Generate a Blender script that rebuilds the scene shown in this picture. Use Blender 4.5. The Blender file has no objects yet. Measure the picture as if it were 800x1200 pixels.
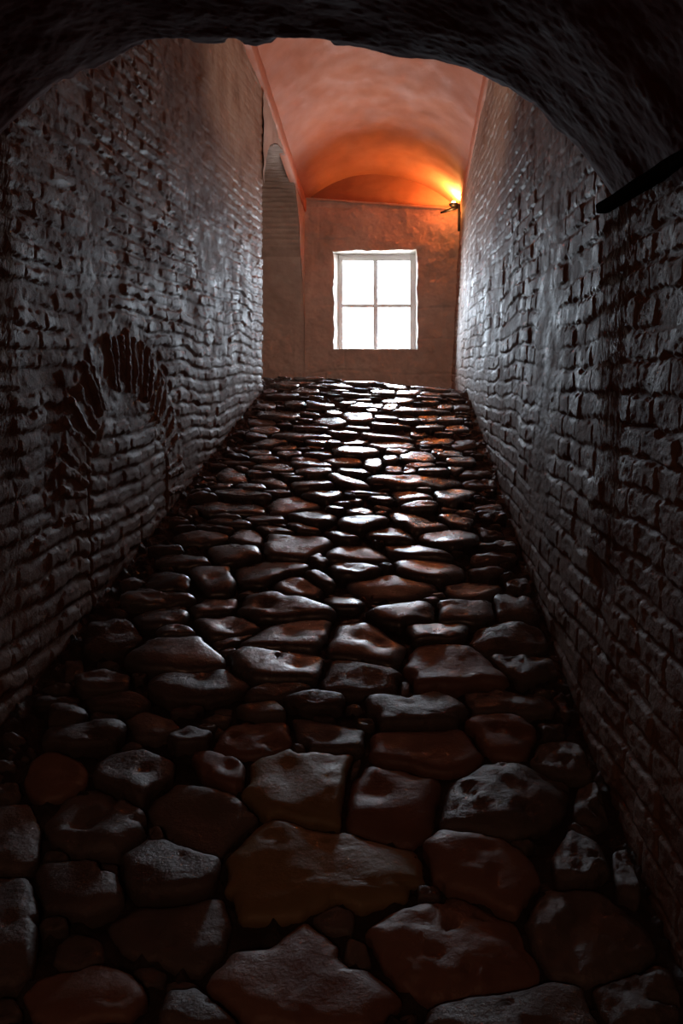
import bpy, bmesh, math, random
import numpy as np
from mathutils import Vector

random.seed(7)
RNG = np.random.default_rng(11)
SC = bpy.context.scene
COL = SC.collection

# ------------------------------------------------------------------ helpers
def smooth(a, b, x):
    t = np.clip((x - a) / (b - a), 0, 1)
    return t * t * (3 - 2 * t)

_T = np.random.default_rng(5).uniform(-1, 1, (64, 256, 256))
def vnoise(x, y, s=0):
    x = np.asarray(x, float); y = np.asarray(y, float)
    xi = np.floor(x).astype(int); yi = np.floor(y).astype(int)
    fx = x - xi; fy = y - yi
    fx = fx * fx * fx * (fx * (fx * 6 - 15) + 10); fy = fy * fy * fy * (fy * (fy * 6 - 15) + 10)
    t = _T[s % 64]
    a = t[xi & 255, yi & 255]; b = t[(xi + 1) & 255, yi & 255]
    c = t[xi & 255, (yi + 1) & 255]; d = t[(xi + 1) & 255, (yi + 1) & 255]
    return (a * (1 - fx) + b * fx) * (1 - fy) + (c * (1 - fx) + d * fx) * fy

def fbm(x, y, s=0, o=4, g=.5):
    r = 0; a = 1; k = 1
    for i in range(o):
        r = r + a * vnoise(x * k + 13.7 * i, y * k - 7.1 * i, s + i); a *= g; k *= 2.03
    return r

def hsh(i, j, s):
    return _T[s % 64][np.asarray(i).astype(int) & 255, np.asarray(j).astype(int) & 255] * .5 + .5

def mesh_np(name, V, F, mat, parent=None, shade=True, loc=None):
    me = bpy.data.meshes.new(name)
    V = np.asarray(V, np.float32)
    if isinstance(F, np.ndarray):
        n, k = F.shape
        me.vertices.add(len(V)); me.vertices.foreach_set('co', V.ravel())
        me.loops.add(n * k); me.loops.foreach_set('vertex_index', F.astype(np.int32).ravel())
        me.polygons.add(n)
        me.polygons.foreach_set('loop_start', np.arange(0, n * k, k, dtype=np.int32))
        me.update(calc_edges=True); me.validate()
    else:
        me.from_pydata([tuple(map(float, v)) for v in V], [], [tuple(map(int, f)) for f in F])
    if shade:
        me.polygons.foreach_set('use_smooth', [True] * len(me.polygons))
    me.materials.append(mat)
    o = bpy.data.objects.new(name, me); COL.objects.link(o)
    if parent: o.parent = parent
    if loc is not None: o.location = loc
    return o

def grid_faces(nu, nv, flip=False, off=0, wrap=False):
    """vertex index = i*nv + j"""
    i = np.arange(nu if wrap else nu - 1)[:, None]; j = np.arange(nv - 1)[None, :]
    i2 = (i + 1) % nu
    a = i * nv + j; b = i2 * nv + j; c = i2 * nv + j + 1; d = i * nv + j + 1
    f = np.stack([a, b, c, d], -1).reshape(-1, 4) + off
    return f[:, ::-1].copy() if flip else f

def structure(o, label):
    o['kind'] = 'structure'; o['label'] = label
    return o

def thing(o, label, cat, group=None):
    o['label'] = label; o['category'] = cat
    if group: o['group'] = group
    return o

def empty(name, loc=(0, 0, 0)):
    o = bpy.data.objects.new(name, None); COL.objects.link(o); o.location = loc
    return o

class MB:
    def __init__(s): s.v = []; s.f = []
    def box(s, x0, x1, y0, y1, z0, z1):
        n = len(s.v)
        s.v += [(x, y, z) for x in (x0, x1) for y in (y0, y1) for z in (z0, z1)]
        s.f += [tuple(n + k for k in q) for q in ((0, 1, 3, 2), (4, 6, 7, 5), (0, 4, 5, 1), (2, 3, 7, 6), (0, 2, 6, 4), (1, 5, 7, 3))]
    def tube(s, pts, r, n=10, cap=True):
        base = len(s.v); m = len(pts)
        for i, p in enumerate(pts):
            p = Vector(p); t = (Vector(pts[min(i + 1, m - 1)]) - Vector(pts[max(i - 1, 0)])).normalized()
            u = t.orthogonal().normalized(); w = t.cross(u)
            if i and u.dot(pu) < 0: u = -u; w = t.cross(u)
            if i: u = (pu - t * pu.dot(t)).normalized(); w = t.cross(u)
            pu = u
            rr = r[i] if isinstance(r, (list, tuple)) else r
            for k in range(n):
                a = 2 * math.pi * k / n
                s.v.append(tuple(p + (u * math.cos(a) + w * math.sin(a)) * rr))
        for i in range(m - 1):
            for k in range(n):
                s.f.append((base + i * n + k, base + i * n + (k + 1) % n, base + (i + 1) * n + (k + 1) % n, base + (i + 1) * n + k))
        if cap:
            s.f.append(tuple(base + k for k in reversed(range(n)))); s.f.append(tuple(base + (m - 1) * n + k for k in range(n)))
    def lathe(s, prof, c, n=24):
        base = len(s.v); m = len(prof)
        for r, z in prof:
            for k in range(n):
                a = 2 * math.pi * k / n
                s.v.append((c[0] + r * math.cos(a), c[1] + r * math.sin(a), c[2] + z))
        for i in range(m - 1):
            for k in range(n):
                s.f.append((base + i * n + k, base + i * n + (k + 1) % n, base + (i + 1) * n + (k + 1) % n, base + (i + 1) * n + k))
    def build(s, name, mat, parent=None, bevel=0, shade=True):
        o = mesh_np(name, s.v, s.f, mat, parent, shade)
        if bevel:
            m = o.modifiers.new('b', 'BEVEL'); m.width = bevel; m.segments = 2; m.limit_method = 'ANGLE'
        return o

# ------------------------------------------------------------------ materials
def mat_new(name):
    m = bpy.data.materials.new(name); m.use_nodes = True
    nt = m.node_tree; nt.nodes.clear()
    out = nt.nodes.new('ShaderNodeOutputMaterial')
    return m, nt, out

def rough_mat(name, cols, scale, rough, bump=.3, bscale=60, spec=.5, rand=0.0, scale2=None, bdist=.01, coat=0):
    """noise-mixed colours, roughness range, two-scale bump"""
    m, nt, out = mat_new(name)
    N = nt.nodes; L = nt.links
    p = N.new('ShaderNodeBsdfPrincipled'); L.new(p.outputs[0], out.inputs[0])
    tc = N.new('ShaderNodeNewGeometry')
    n1 = N.new('ShaderNodeTexNoise'); n1.inputs['Scale'].default_value = scale; n1.inputs['Detail'].default_value = 6; n1.inputs['Roughness'].default_value = .62
    L.new(tc.outputs['Position'], n1.inputs['Vector'])
    src = n1.outputs['Fac']
    if rand:
        oi = N.new('ShaderNodeObjectInfo')
        ma = N.new('ShaderNodeMath'); ma.operation = 'MULTIPLY_ADD'; ma.inputs[1].default_value = rand; 
        L.new(oi.outputs['Random'], ma.inputs[0])
        mb = N.new('ShaderNodeMath'); mb.operation = 'SUBTRACT'; mb.inputs[1].default_value = rand / 2
        L.new(src, mb.inputs[0]); L.new(mb.outputs[0], ma.inputs[2]); src = ma.outputs[0]
    cr = N.new('ShaderNodeValToRGB')
    e = cr.color_ramp.elements
    lo, hi = .28, .72
    for k, c in enumerate(cols):
        pos = lo + (hi - lo) * k / max(1, len(cols) - 1)
        if k < 2: el = e[k]; el.position = pos
        else: el = e.new(pos)
        el.color = (*c, 1)
    L.new(src, cr.inputs[0]); L.new(cr.outputs[0], p.inputs['Base Color'])
    n2 = N.new('ShaderNodeTexNoise'); n2.inputs['Scale'].default_value = bscale; n2.inputs['Detail'].default_value = 8; n2.inputs['Roughness'].default_value = .65
    L.new(tc.outputs['Position'], n2.inputs['Vector'])
    mr = N.new('ShaderNodeMapRange'); mr.inputs['From Min'].default_value = .3; mr.inputs['From Max'].default_value = .7
    mr.inputs['To Min'].default_value = rough[0]; mr.inputs['To Max'].default_value = rough[1]
    n3 = N.new('ShaderNodeTexNoise'); n3.inputs['Scale'].default_value = scale2 or scale * 3; n3.inputs['Detail'].default_value = 4
    L.new(tc.outputs['Position'], n3.inputs['Vector'])
    L.new(n3.outputs['Fac'], mr.inputs['Value']); L.new(mr.outputs[0], p.inputs['Roughness'])
    b = N.new('ShaderNodeBump'); b.inputs['Strength'].default_value = bump; b.inputs['Distance'].default_value = bdist
    L.new(n2.outputs['Fac'], b.inputs['Height']); L.new(b.outputs[0], p.inputs['Normal'])
    p.inputs['Specular IOR Level'].default_value = spec
    if coat:
        p.inputs['Coat Weight'].default_value = coat; p.inputs['Coat Roughness'].default_value = .24; p.inputs['Coat IOR'].default_value = 1.9
    return m

def plain(name, col, rough=.5, metal=0, spec=.5):
    m, nt, out = mat_new(name)
    p = nt.nodes.new('ShaderNodeBsdfPrincipled'); nt.links.new(p.outputs[0], out.inputs[0])
    p.inputs['Base Color'].default_value = (*col, 1); p.inputs['Roughness'].default_value = rough
    p.inputs['Metallic'].default_value = metal; p.inputs['Specular IOR Level'].default_value = spec
    return m

M = {}
M['brick'] = rough_mat('old_brick', [(.20, .108, .074), (.30, .185, .138), (.38, .262, .205), (.26, .15, .105)], 3.0, (.46, .82), .9, 95, .12, scale2=5, bdist=.006)
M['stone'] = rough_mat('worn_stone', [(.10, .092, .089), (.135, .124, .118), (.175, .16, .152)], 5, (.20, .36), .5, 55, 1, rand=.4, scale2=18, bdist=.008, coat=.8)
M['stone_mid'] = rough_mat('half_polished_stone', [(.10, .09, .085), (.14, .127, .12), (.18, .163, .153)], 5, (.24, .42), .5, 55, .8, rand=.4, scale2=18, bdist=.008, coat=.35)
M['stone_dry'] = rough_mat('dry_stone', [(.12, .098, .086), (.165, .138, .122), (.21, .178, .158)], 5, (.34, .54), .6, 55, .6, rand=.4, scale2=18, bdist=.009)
M['stone_red'] = rough_mat('reddish_stone', [(.22, .12, .085), (.29, .165, .12), (.34, .21, .155)], 5, (.36, .54), .5, 55, .6, rand=.3, scale2=18, bdist=.006)
M['stone_ochre'] = rough_mat('ochre_stone', [(.27, .195, .085), (.34, .25, .12), (.39, .29, .15)], 5, (.38, .54), .45, 55, .55, rand=.3, scale2=18, bdist=.006)
M['stone_rough'] = rough_mat('broken_stone', [(.10, .083, .074), (.15, .125, .11), (.20, .17, .15)], 7, (.35, .6), .7, 45, .5, rand=.4, scale2=18, bdist=.012)
M['earth'] = rough_mat('joint_earth', [(.05, .042, .037), (.09, .077, .068)], 9, (.4, .7), .8, 60, .5)
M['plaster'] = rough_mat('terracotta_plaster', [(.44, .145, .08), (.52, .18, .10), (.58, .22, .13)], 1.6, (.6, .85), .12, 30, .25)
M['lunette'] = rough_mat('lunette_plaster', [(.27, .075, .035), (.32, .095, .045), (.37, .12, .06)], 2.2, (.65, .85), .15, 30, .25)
M['render'] = rough_mat('old_render', [(.36, .25, .20), (.48, .34, .28), (.57, .43, .36)], 1.7, (.6, .85), .5, 38, .3)
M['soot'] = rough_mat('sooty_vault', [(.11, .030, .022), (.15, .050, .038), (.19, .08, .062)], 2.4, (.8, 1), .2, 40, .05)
M['passage_brick'] = rough_mat('passage_brick', [(.32, .225, .18), (.43, .31, .255), (.50, .38, .32)], 3.0, (.6, .85), .6, 60, .3)
M['landing'] = rough_mat('landing_paving', [(.24, .20, .175), (.32, .275, .24), (.38, .33, .29)], 5, (.3, .5), .4, 40, .5)
M['whitewash'] = rough_mat('white_reveal', [(.72, .68, .62), (.82, .78, .72)], 4, (.6, .8), .3, 40, .3)
M['paint'] = plain('white_frame_paint', (.9, .91, .92), .4)
M['iron'] = plain('dark_iron', (.03, .025, .022), .5, .6)
M['ledge_shade'] = rough_mat('overhang_shade', [(.012, .009, .008), (.02, .015, .012)], 6, (.9, 1), .2, 60, 0)  # near-black ledge colour, painted for the shade under the vault's overhang
def glass_mat():
    m, nt, out = mat_new('window_glass'); N = nt.nodes; L = nt.links
    t = N.new('ShaderNodeBsdfTransparent'); g = N.new('ShaderNodeBsdfGlossy'); g.inputs['Roughness'].default_value = .02
    fr = N.new('ShaderNodeFresnel'); fr.inputs['IOR'].default_value = 1.45
    mx = N.new('ShaderNodeMixShader'); L.new(fr.outputs[0], mx.inputs[0]); L.new(t.outputs[0], mx.inputs[1]); L.new(g.outputs[0], mx.inputs[2])
    L.new(mx.outputs[0], out.inputs[0]); return m
M['glass'] = glass_mat()
def emit(name, col, s):
    m, nt, out = mat_new(name); e = nt.nodes.new('ShaderNodeEmission'); e.inputs[0].default_value = (*col, 1); e.inputs[1].default_value = s
    nt.links.new(e.outputs[0], out.inputs[0]); return m
M['bulb'] = emit('lamp_bulb', (1, .55, .16), 35)

# ------------------------------------------------------------------ the ramp
CREST = 8.95
def soft_min(y): return np.where(y < CREST, y, CREST + .04 * (y - CREST))
def zf(x, y): return -1.98 - .06 * x + .36 * soft_min(np.asarray(y, float))
NRM = np.array([.06, -.36, 1.0]); NRM /= np.linalg.norm(NRM)
def on_ramp(x, y, h):
    """point h above the ramp surface, along its normal"""
    x = np.asarray(x, float); y = np.asarray(y, float)
    return np.stack([x + NRM[0] * h, y + NRM[1] * h, zf(x, y) + NRM[2] * h], -1)

# wall faces: x of the face as a function of (y, z)
def xl(y, z):
    d = np.clip(8.4 - y, 0, 7)
    return -1.34 - .02 * d - .0078 * d * np.clip(z - zf(-1.4, y), 0, 4)
def xr(y, z):
    return .70 + .05 * np.clip(z - zf(.7, y), 0, 4) + .035 * np.clip(3.3 - y, 0, 3)

STONES = """front:-498,2583 -469,2638 -385,2692 -315,2668 -180,2654 -128,2665 -8,2622 62,2586 68,2511 5,2430 -162,2380 -324,2345 -427,2332 -470,2410
wedge:-800,2477 -762,2579 -658,2550 -526,2498 -531,2435 -586,2365 -691,2357 -775,2417
lowwedge:-763,2276 -709,2341 -597,2359 -490,2385 -462,2324 -472,2218 -515,2166 -607,2184 -704,2215
hollow:-1074,2615 -1049,2739 -979,2774 -864,2716 -789,2647 -781,2578 -837,2514 -950,2514 -1031,2558
:-808,2759 -754,2814 -653,2803 -520,2764 -426,2696 -489,2601 -552,2532 -648,2563 -750,2651
square:-502,2899 -443,2994 -326,3016 -176,3030 -167,2834 -182,2670 -316,2677 -453,2694 -499,2766
finger:-711,2958 -694,3010 -578,2959 -525,2908 -510,2825 -557,2811 -656,2875
:-1025,2842 -977,2933 -898,2963 -779,2907 -765,2803 -824,2719 -922,2769
:-1243,2887 -1202,2947 -1100,2911 -1032,2842 -1060,2767 -1141,2731 -1219,2784
peak:-467,2093 -413,2197 -328,2215 -249,2305 -175,2238 -82,2170 -6,2106 -37,2039 -178,2020 -339,2020 -428,2057
:-912,2081 -844,2120 -757,2144 -664,2120 -626,2066 -656,2001 -793,1992 -878,2029
:-558,2007 -558,2082 -499,2097 -428,2057 -367,2008 -452,1983
:-967,2067 -935,2063 -891,2023 -909,2006 -972,1991 -1007,2042
:-1126,2406 -1043,2382 -990,2314 -941,2186 -916,2092 -992,2076 -1105,2175 -1160,2330
:-882,2215 -861,2249 -789,2234 -761,2186 -811,2146 -873,2166
:-1034,2443 -908,2469 -809,2430 -769,2344 -845,2297 -957,2316
:-1247,2665 -1174,2680 -1101,2586 -1052,2458 -1103,2407 -1218,2445 -1298,2606
:-777,2630 -741,2642 -714,2592 -750,2580
:-872,2487 -818,2476 -800,2438 -841,2435
:-241,2340 -174,2387 -125,2362 -134,2306 -203,2302
slab:-105,3130 -19,3181 117,3194 267,3208 289,3074 236,2991 95,2950 -43,2985 -96,3039
block:-181,2875 -128,2966 21,2979 123,2933 129,2800 85,2665 18,2627 -100,2641 -177,2698
red:77,2620 112,2663 258,2661 323,2648 384,2568 397,2489 340,2396 280,2391 200,2444 105,2498
pitted:139,2800 209,2909 305,2994 399,3025 455,2996 564,2940 551,2835 456,2731 340,2676 219,2675 141,2705
corner:362,2383 406,2467 529,2496 595,2458 686,2350 682,2297 558,2213 423,2204 359,2287
ruddy:-19,2342 65,2390 151,2429 234,2417 310,2351 347,2248 330,2174 260,2134 120,2108 15,2165 -40,2235 -75,2284
bottomridge:45,2044 130,2104 250,2134 340,2163 418,2179 466,2148 491,2072 368,2022 165,2010
:490,2161 577,2202 678,2245 719,2199 678,2105 517,2052 488,2104
:-47,2038 15,2085 41,2087 45,2044 -16,2019
:499,3128 611,3181 680,3133 742,3067 677,2982 543,2982 478,3043
:580,2838 617,2913 706,2981 726,2912 708,2809 639,2755 582,2779
:472,2591 548,2711 616,2654 618,2553 530,2499 469,2510
:657,2606 738,2664 744,2547 691,2450 632,2461
:48,2463 116,2476 120,2431 53,2426
:-132,2280 -86,2270 -73,2220 -105,2187 -151,2215
eye:-759,4014 -731,4146 -603,4170 -456,4125 -317,4034 -320,3964 -503,3942 -670,3939
:-712,3725 -605,3847 -435,3933 -319,3947 -314,3786 -376,3688 -562,3673 -673,3684
split:-720,3606 -684,3659 -530,3671 -341,3648 -327,3498 -380,3440 -583,3431 -674,3487
:-1126,3533 -1067,3639 -976,3703 -869,3716 -849,3664 -730,3577 -716,3509 -855,3467 -1030,3462
loaf:-972,3340 -956,3410 -820,3445 -715,3504 -615,3402 -624,3339 -739,3279 -877,3277
:-608,3329 -520,3400 -381,3445 -341,3418 -453,3332 -561,3298
:-1202,3874 -1125,3951 -1010,4029 -958,3887 -1017,3798 -1146,3799
:-983,3987 -924,4102 -788,4120 -766,4049 -840,3952 -934,3923
:-942,3889 -860,3967 -725,3966 -632,3860 -737,3768 -830,3757
:-813,3713 -708,3787 -622,3851 -697,3726 -773,3673
speck:-654,3047 -615,3145 -542,3189 -406,3187 -385,3072 -446,2996 -558,2986 -639,3008
:-412,3216 -341,3212 -217,3188 -137,3180 -128,3058 -220,3017 -343,3033 -382,3106
:-1001,3140 -952,3200 -848,3166 -796,3095 -842,3049 -934,3051
:-836,3050 -766,3109 -671,3066 -689,3003 -777,2995
:-1245,3052 -1153,3082 -1045,3114 -991,3087 -1005,2994 -1133,2962 -1238,2972
:-1322,3596 -1368,3788 -1223,3838 -1122,3692 -1163,3599 -1275,3572
:-1062,3730 -1019,3804 -931,3777 -889,3735 -1019,3689
:-774,3643 -725,3708 -694,3667 -738,3618
:-623,3256 -476,3294 -424,3219 -543,3196
:-450,3309 -344,3368 -228,3355 -223,3285 -360,3259
:-1085,3316 -1010,3299 -955,3257 -995,3207 -1144,3204 -1190,3257
:-1289,3369 -1200,3443 -1085,3404 -1071,3317 -1221,3302
:-1376,3519 -1323,3538 -1282,3448 -1326,3391
:-383,3052 -338,3060 -327,3017 -371,3013
:-1309,4053 -1226,4120 -979,4114 -979,4041 -1167,3981 -1287,3984
:-1305,4206 -1201,4280 -1045,4241 -1044,4163 -1248,4136
:-1037,4282 -940,4336 -829,4289 -816,4173 -913,4130 -988,4151
:-795,4254 -660,4312 -403,4306 -388,4248 -604,4181 -748,4190
:-1296,3177 -1227,3207 -1150,3147 -1182,3090 -1258,3082
:-153,4037 -25,4142 117,4186 176,4113 163,4006 10,3937 -108,3966
brick:187,4151 297,4213 441,4220 440,4074 384,4005 188,3981
dimple:-307,3726 -290,3917 -142,3986 -39,3818 33,3749 25,3660 -68,3607 -207,3634 -295,3668
:35,3940 145,3969 306,3982 305,3858 204,3809 74,3806
:-310,3486 -276,3627 -176,3638 -52,3581 31,3523 9,3429 -150,3393 -295,3398
hump:33,3705 122,3775 203,3799 297,3764 384,3671 439,3553 410,3497 216,3477 67,3461 39,3564
:320,3844 401,4000 543,4045 650,3963 653,3835 537,3761 377,3758
flat:-119,3342 -92,3382 37,3370 139,3413 209,3376 262,3321 201,3235 62,3189 -73,3186
face:258,3263 316,3292 432,3322 508,3221 474,3091 397,3054 310,3096 277,3166
:279,3445 349,3485 452,3476 578,3438 624,3369 517,3323 404,3324 291,3324
:396,3716 521,3759 676,3732 673,3632 518,3521 424,3619
:484,4283 563,4332 701,4272 715,4143 614,4060 480,4097
:-444,4108 -394,4133 -307,4035 -344,3961 -429,3968 -487,4031
:-286,3985 -178,4016 -168,3983 -276,3953
:560,4454 682,4512 724,4413 638,4342 550,4370
:518,3157 604,3186 700,3132 690,3032 569,3002 501,3054
:536,3268 623,3288 622,3210 537,3191
:628,3468 693,3501 692,3352 630,3323
:-157,3234 -102,3251 -87,3196 -141,3180
:-158,2994 -133,3015 -143,2938 -172,2917
:1,3506 46,3498 37,3395 8,3380
:-362,4174 -258,4207 -174,4142 -197,4066 -318,4069
trapeze:-752,4699 -748,4879 -603,4901 -388,4916 -391,4784 -491,4614 -614,4581 -717,4597
:-868,4431 -781,4528 -661,4560 -490,4540 -488,4469 -586,4373 -680,4281 -785,4280 -844,4338
:-1031,4643 -927,4699 -771,4696 -739,4579 -815,4509 -918,4466 -1002,4541
:-956,4781 -920,4938 -840,4951 -766,4826 -766,4745 -864,4708
:-919,5082 -875,5156 -721,5170 -695,5081 -785,5030 -880,5023
:-843,4968 -782,5013 -611,4968 -618,4916 -750,4896
:-663,5049 -612,5086 -461,4974 -484,4929 -596,4953
:-817,5330 -762,5464 -682,5542 -593,5429 -492,5384 -590,5268 -696,5193 -782,5198
:-679,5176 -590,5268 -505,5294 -381,5186 -403,5108 -495,5039 -586,5105
:-644,5549 -538,5633 -392,5659 -391,5527 -457,5411 -553,5478
:-722,5738 -654,5836 -497,5884 -455,5762 -554,5639 -677,5632
:-729,5930 -679,6067 -581,6086 -513,5970 -594,5881 -701,5828
:-1003,6059 -889,6133 -751,6106 -722,6007 -860,5931 -975,5935
:-1017,5804 -918,5886 -768,5730 -756,5640 -906,5706
:-1247,5835 -1204,6021 -1041,5848 -1040,5752 -1172,5705
:-1282,5253 -1174,5353 -1058,5364 -923,5353 -815,5271 -824,5191 -990,5165 -1141,5140
:-1210,5517 -1096,5558 -952,5518 -824,5475 -844,5408 -981,5427 -1148,5441
:-1084,5651 -917,5680 -873,5597 -1004,5552
fang:-1083,4387 -995,4427 -876,4443 -823,4262 -832,4160 -932,4147 -1016,4262
:-1260,4785 -1139,4888 -992,4893 -963,4813 -1048,4719 -1189,4714
:-1280,4531 -1136,4552 -1017,4554 -1001,4454 -1151,4419 -1256,4447
:-1242,4311 -1180,4346 -1051,4257 -1037,4158 -1133,4133 -1239,4181
:-771,4269 -732,4313 -624,4301 -590,4228 -704,4214
:-624,4301 -564,4389 -463,4349 -390,4267 -411,4189 -559,4170 -613,4225
:-487,4400 -437,4448 -330,4327 -338,4274 -412,4316
:-485,4555 -443,4636 -379,4556 -406,4509
:-795,4177 -751,4220 -688,4191 -716,4150
:-1133,5104 -1061,5165 -942,5097 -983,5054
:-1220,4998 -1083,5002 -943,4918 -976,4878 -1147,4921
:-1148,5046 -1000,5069 -865,5018 -883,4962 -1049,4971
:-516,5920 -455,5971 -400,5891 -411,5817 -484,5828
:-831,6199 -663,6231 -474,6213 -484,6130 -720,6128
:-1188,4126 -1093,4150 -1012,4100 -1100,4053
log:-219,5915 -60,6026 158,6093 379,6117 417,6003 257,5843 12,5775 -146,5823
:-514,5943 -455,5981 -324,5896 -197,5789 -263,5717 -423,5800
:-380,5666 -246,5720 -74,5685 -90,5610 -291,5599
:-49,5714 46,5755 213,5613 177,5537 -5,5507
:235,5738 364,5862 520,5838 452,5654 339,5473 262,5575
blade:-70,5362 59,5361 199,5235 297,5169 224,5090 86,5038 -21,5200
:-201,5033 -113,5145 26,5147 85,5019 69,4905 -64,4896 -168,4943
:93,5001 208,5076 348,5117 456,5037 438,4923 299,4814 186,4886
:-77,4830 24,4888 126,4860 280,4743 276,4682 107,4668 -47,4747
glare:-398,4680 -338,4827 -210,4882 -105,4773 -54,4679 -129,4619 -294,4596 -377,4600
:-25,4601 66,4679 219,4668 353,4590 332,4479 194,4416 49,4456 -4,4525
lens:-260,4370 -125,4463 -4,4464 193,4387 176,4299 34,4226 -118,4207 -222,4275
:232,4377 330,4464 465,4467 537,4403 446,4292 290,4259 242,4322
:-371,4521 -321,4585 -197,4593 -92,4498 -228,4389 -323,4421
:-377,5164 -256,5233 -76,5254 -82,5150 -215,5012 -338,5051
:234,5325 333,5362 454,5275 412,5147 322,5193
:-342,5339 -265,5418 -166,5346 -179,5258 -304,5238
:-440,4996 -319,4977 -225,4898 -266,4837 -401,4890
:11,5441 128,5552 242,5502 206,5407 59,5383
:367,4592 484,4656 574,4589 468,4497 375,4515
:410,4761 519,4846 662,4832 633,4726 483,4639 402,4677
:452,4907 595,5002 682,4978 654,4883 504,4844
:480,5218 616,5178 620,5081 492,5024
:500,5614 669,5619 708,5533 566,5443 489,5497
:481,5407 647,5434 685,5354 548,5269
:441,5954 594,6062 721,6058 648,5886 488,5884
:114,6142 201,6274 350,6243 363,6159 195,6100
:-116,6099 -6,6206 86,6165 12,6067
:-461,5234 -377,5164 -400,5061 -446,5073
:-496,5636 -394,5630 -402,5509 -484,5496
:424,6228 581,6316 687,6248 562,6111 434,6116
:-977,8169 -1029,8079 -1161,8037 -1246,8076 -1275,8204 -1224,8296 -1088,8341 -1002,8299
:-1201,8301 -1238,8228 -1335,8196 -1399,8230 -1423,8336 -1389,8411 -1289,8445 -1224,8409
:-806,8409 -853,8339 -965,8303 -1035,8331 -1055,8428 -1009,8500 -894,8537 -823,8508
:-869,7837 -896,7733 -976,7703 -1033,7767 -1061,7934 -1036,8045 -952,8077 -894,8009
:-610,7880 -654,7743 -770,7702 -848,7783 -879,8001 -837,8147 -715,8193 -635,8104
:-876,7419 -935,7305 -1087,7260 -1187,7316 -1225,7485 -1169,7605 -1010,7655 -907,7594
:-1049,7164 -1083,7085 -1177,7057 -1241,7099 -1269,7218 -1236,7299 -1139,7330 -1074,7285
:-980,6926 -1020,6862 -1122,6834 -1188,6863 -1210,6956 -1172,7021 -1067,7051 -1000,7020
:-600,7126 -653,7041 -780,7005 -860,7046 -884,7171 -833,7260 -701,7298 -619,7254
:-546,6854 -639,6750 -852,6696 -983,6735 -1018,6878 -930,6986 -708,7044 -572,7002
:-466,7291 -517,7203 -637,7168 -711,7212 -732,7343 -683,7435 -559,7473 -483,7425
:-342,7021 -393,6954 -510,6923 -580,6952 -596,7047 -546,7115 -426,7148 -354,7117
:-251,6787 -311,6712 -444,6678 -524,6711 -541,6816 -483,6893 -346,6929 -264,6895
:-241,7217 -285,7149 -383,7121 -442,7154 -455,7255 -413,7325 -311,7355 -251,7319
:-514,8537 -548,8489 -625,8464 -672,8483 -682,8550 -649,8600 -571,8625 -523,8605
:-268,8421 -331,8341 -471,8299 -554,8328 -571,8435 -510,8517 -366,8562 -281,8532
:-400,7973 -429,7894 -501,7868 -547,7914 -560,8038 -531,8120 -457,8147 -411,8098
:-147,7941 -217,7845 -374,7799 -467,7839 -485,7974 -416,8073 -255,8122 -159,8079
:-227,7520 -281,7406 -406,7367 -482,7430 -502,7605 -449,7725 -319,7768 -241,7700
:-40,8542 -94,8462 -212,8425 -280,8459 -292,8571 -239,8652 -119,8691 -49,8656
:221,8609 164,8529 45,8491 -24,8525 -31,8639 24,8721 147,8761 216,8725
:439,8608 387,8536 280,8502 220,8533 216,8635 267,8709 377,8745 438,8712
:598,8594 552,8533 457,8504 405,8529 404,8614 450,8676 546,8706 599,8680
:127,8272 62,8180 -77,8137 -158,8177 -169,8308 -106,8403 38,8449 120,8406
:452,7948 323,7829 55,7756 -98,7790 -116,7941 8,8064 286,8142 444,8105
:4,7908 -29,7830 -102,7806 -145,7851 -152,7972 -119,8053 -44,8079 -1,8032
:-10,7598 -58,7522 -163,7491 -224,7528 -234,7639 -187,7717 -80,7750 -17,7711
:74,7324 2,7236 -155,7194 -246,7230 -260,7353 -190,7444 -28,7489 65,7450
:128,7013 33,6906 -169,6854 -288,6898 -307,7048 -215,7159 -4,7216 118,7168
:168,7502 130,7443 49,7420 2,7449 -3,7536 35,7596 118,7621 165,7590
:364,7634 317,7559 222,7531 169,7570 166,7682 212,7760 309,7790 363,7749
:555,7611 499,7509 393,7476 335,7533 335,7690 390,7797 501,7833 560,7771
:408,7306 347,7223 223,7188 153,7228 148,7352 208,7439 336,7476 407,7433
:582,7308 530,7238 427,7210 371,7244 370,7347 421,7419 527,7449 584,7413
:102,6735 25,6648 -140,6608 -235,6644 -250,6765 -176,6854 -5,6898 93,6859
:436,6970 367,6891 227,6855 148,6889 142,7001 209,7082 353,7120 434,7084
:606,6876 560,6795 474,6769 429,6817 431,6946 477,7032 566,7059 612,7008
:-166,6524 -237,6434 -394,6394 -489,6436 -509,6566 -440,6660 -277,6703 -180,6658
:-448,6683 -473,6637 -533,6620 -571,6645 -581,6714 -556,6761 -494,6778 -456,6753
:-870,6620 -917,6550 -1034,6519 -1110,6551 -1134,6652 -1089,6725 -969,6757 -892,6723
:-962,6350 -990,6298 -1065,6278 -1114,6305 -1133,6383 -1106,6437 -1029,6457 -979,6429
:-791,6530 -821,6475 -898,6454 -949,6482 -966,6565 -937,6621 -857,6643 -806,6613
:-718,6370 -754,6326 -839,6305 -893,6324 -907,6386 -872,6431 -785,6453 -731,6433
:-507,6405 -552,6349 -658,6323 -723,6348 -738,6426 -694,6483 -586,6510 -520,6485
:-754,6042 -805,5974 -931,5944 -1010,5976 -1035,6074 -986,6144 -857,6175 -775,6142
:-893,5897 -919,5845 -988,5827 -1035,5856 -1054,5937 -1030,5991 -958,6010 -910,5979
:-490,6172 -551,6123 -690,6092 -774,6107 -791,6170 -731,6220 -589,6252 -504,6237
:-603,6290 -639,6251 -724,6231 -776,6246 -789,6301 -753,6341 -667,6362 -614,6346
:-285,6274 -340,6219 -464,6191 -537,6212 -552,6287 -498,6343 -372,6373 -297,6351
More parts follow.
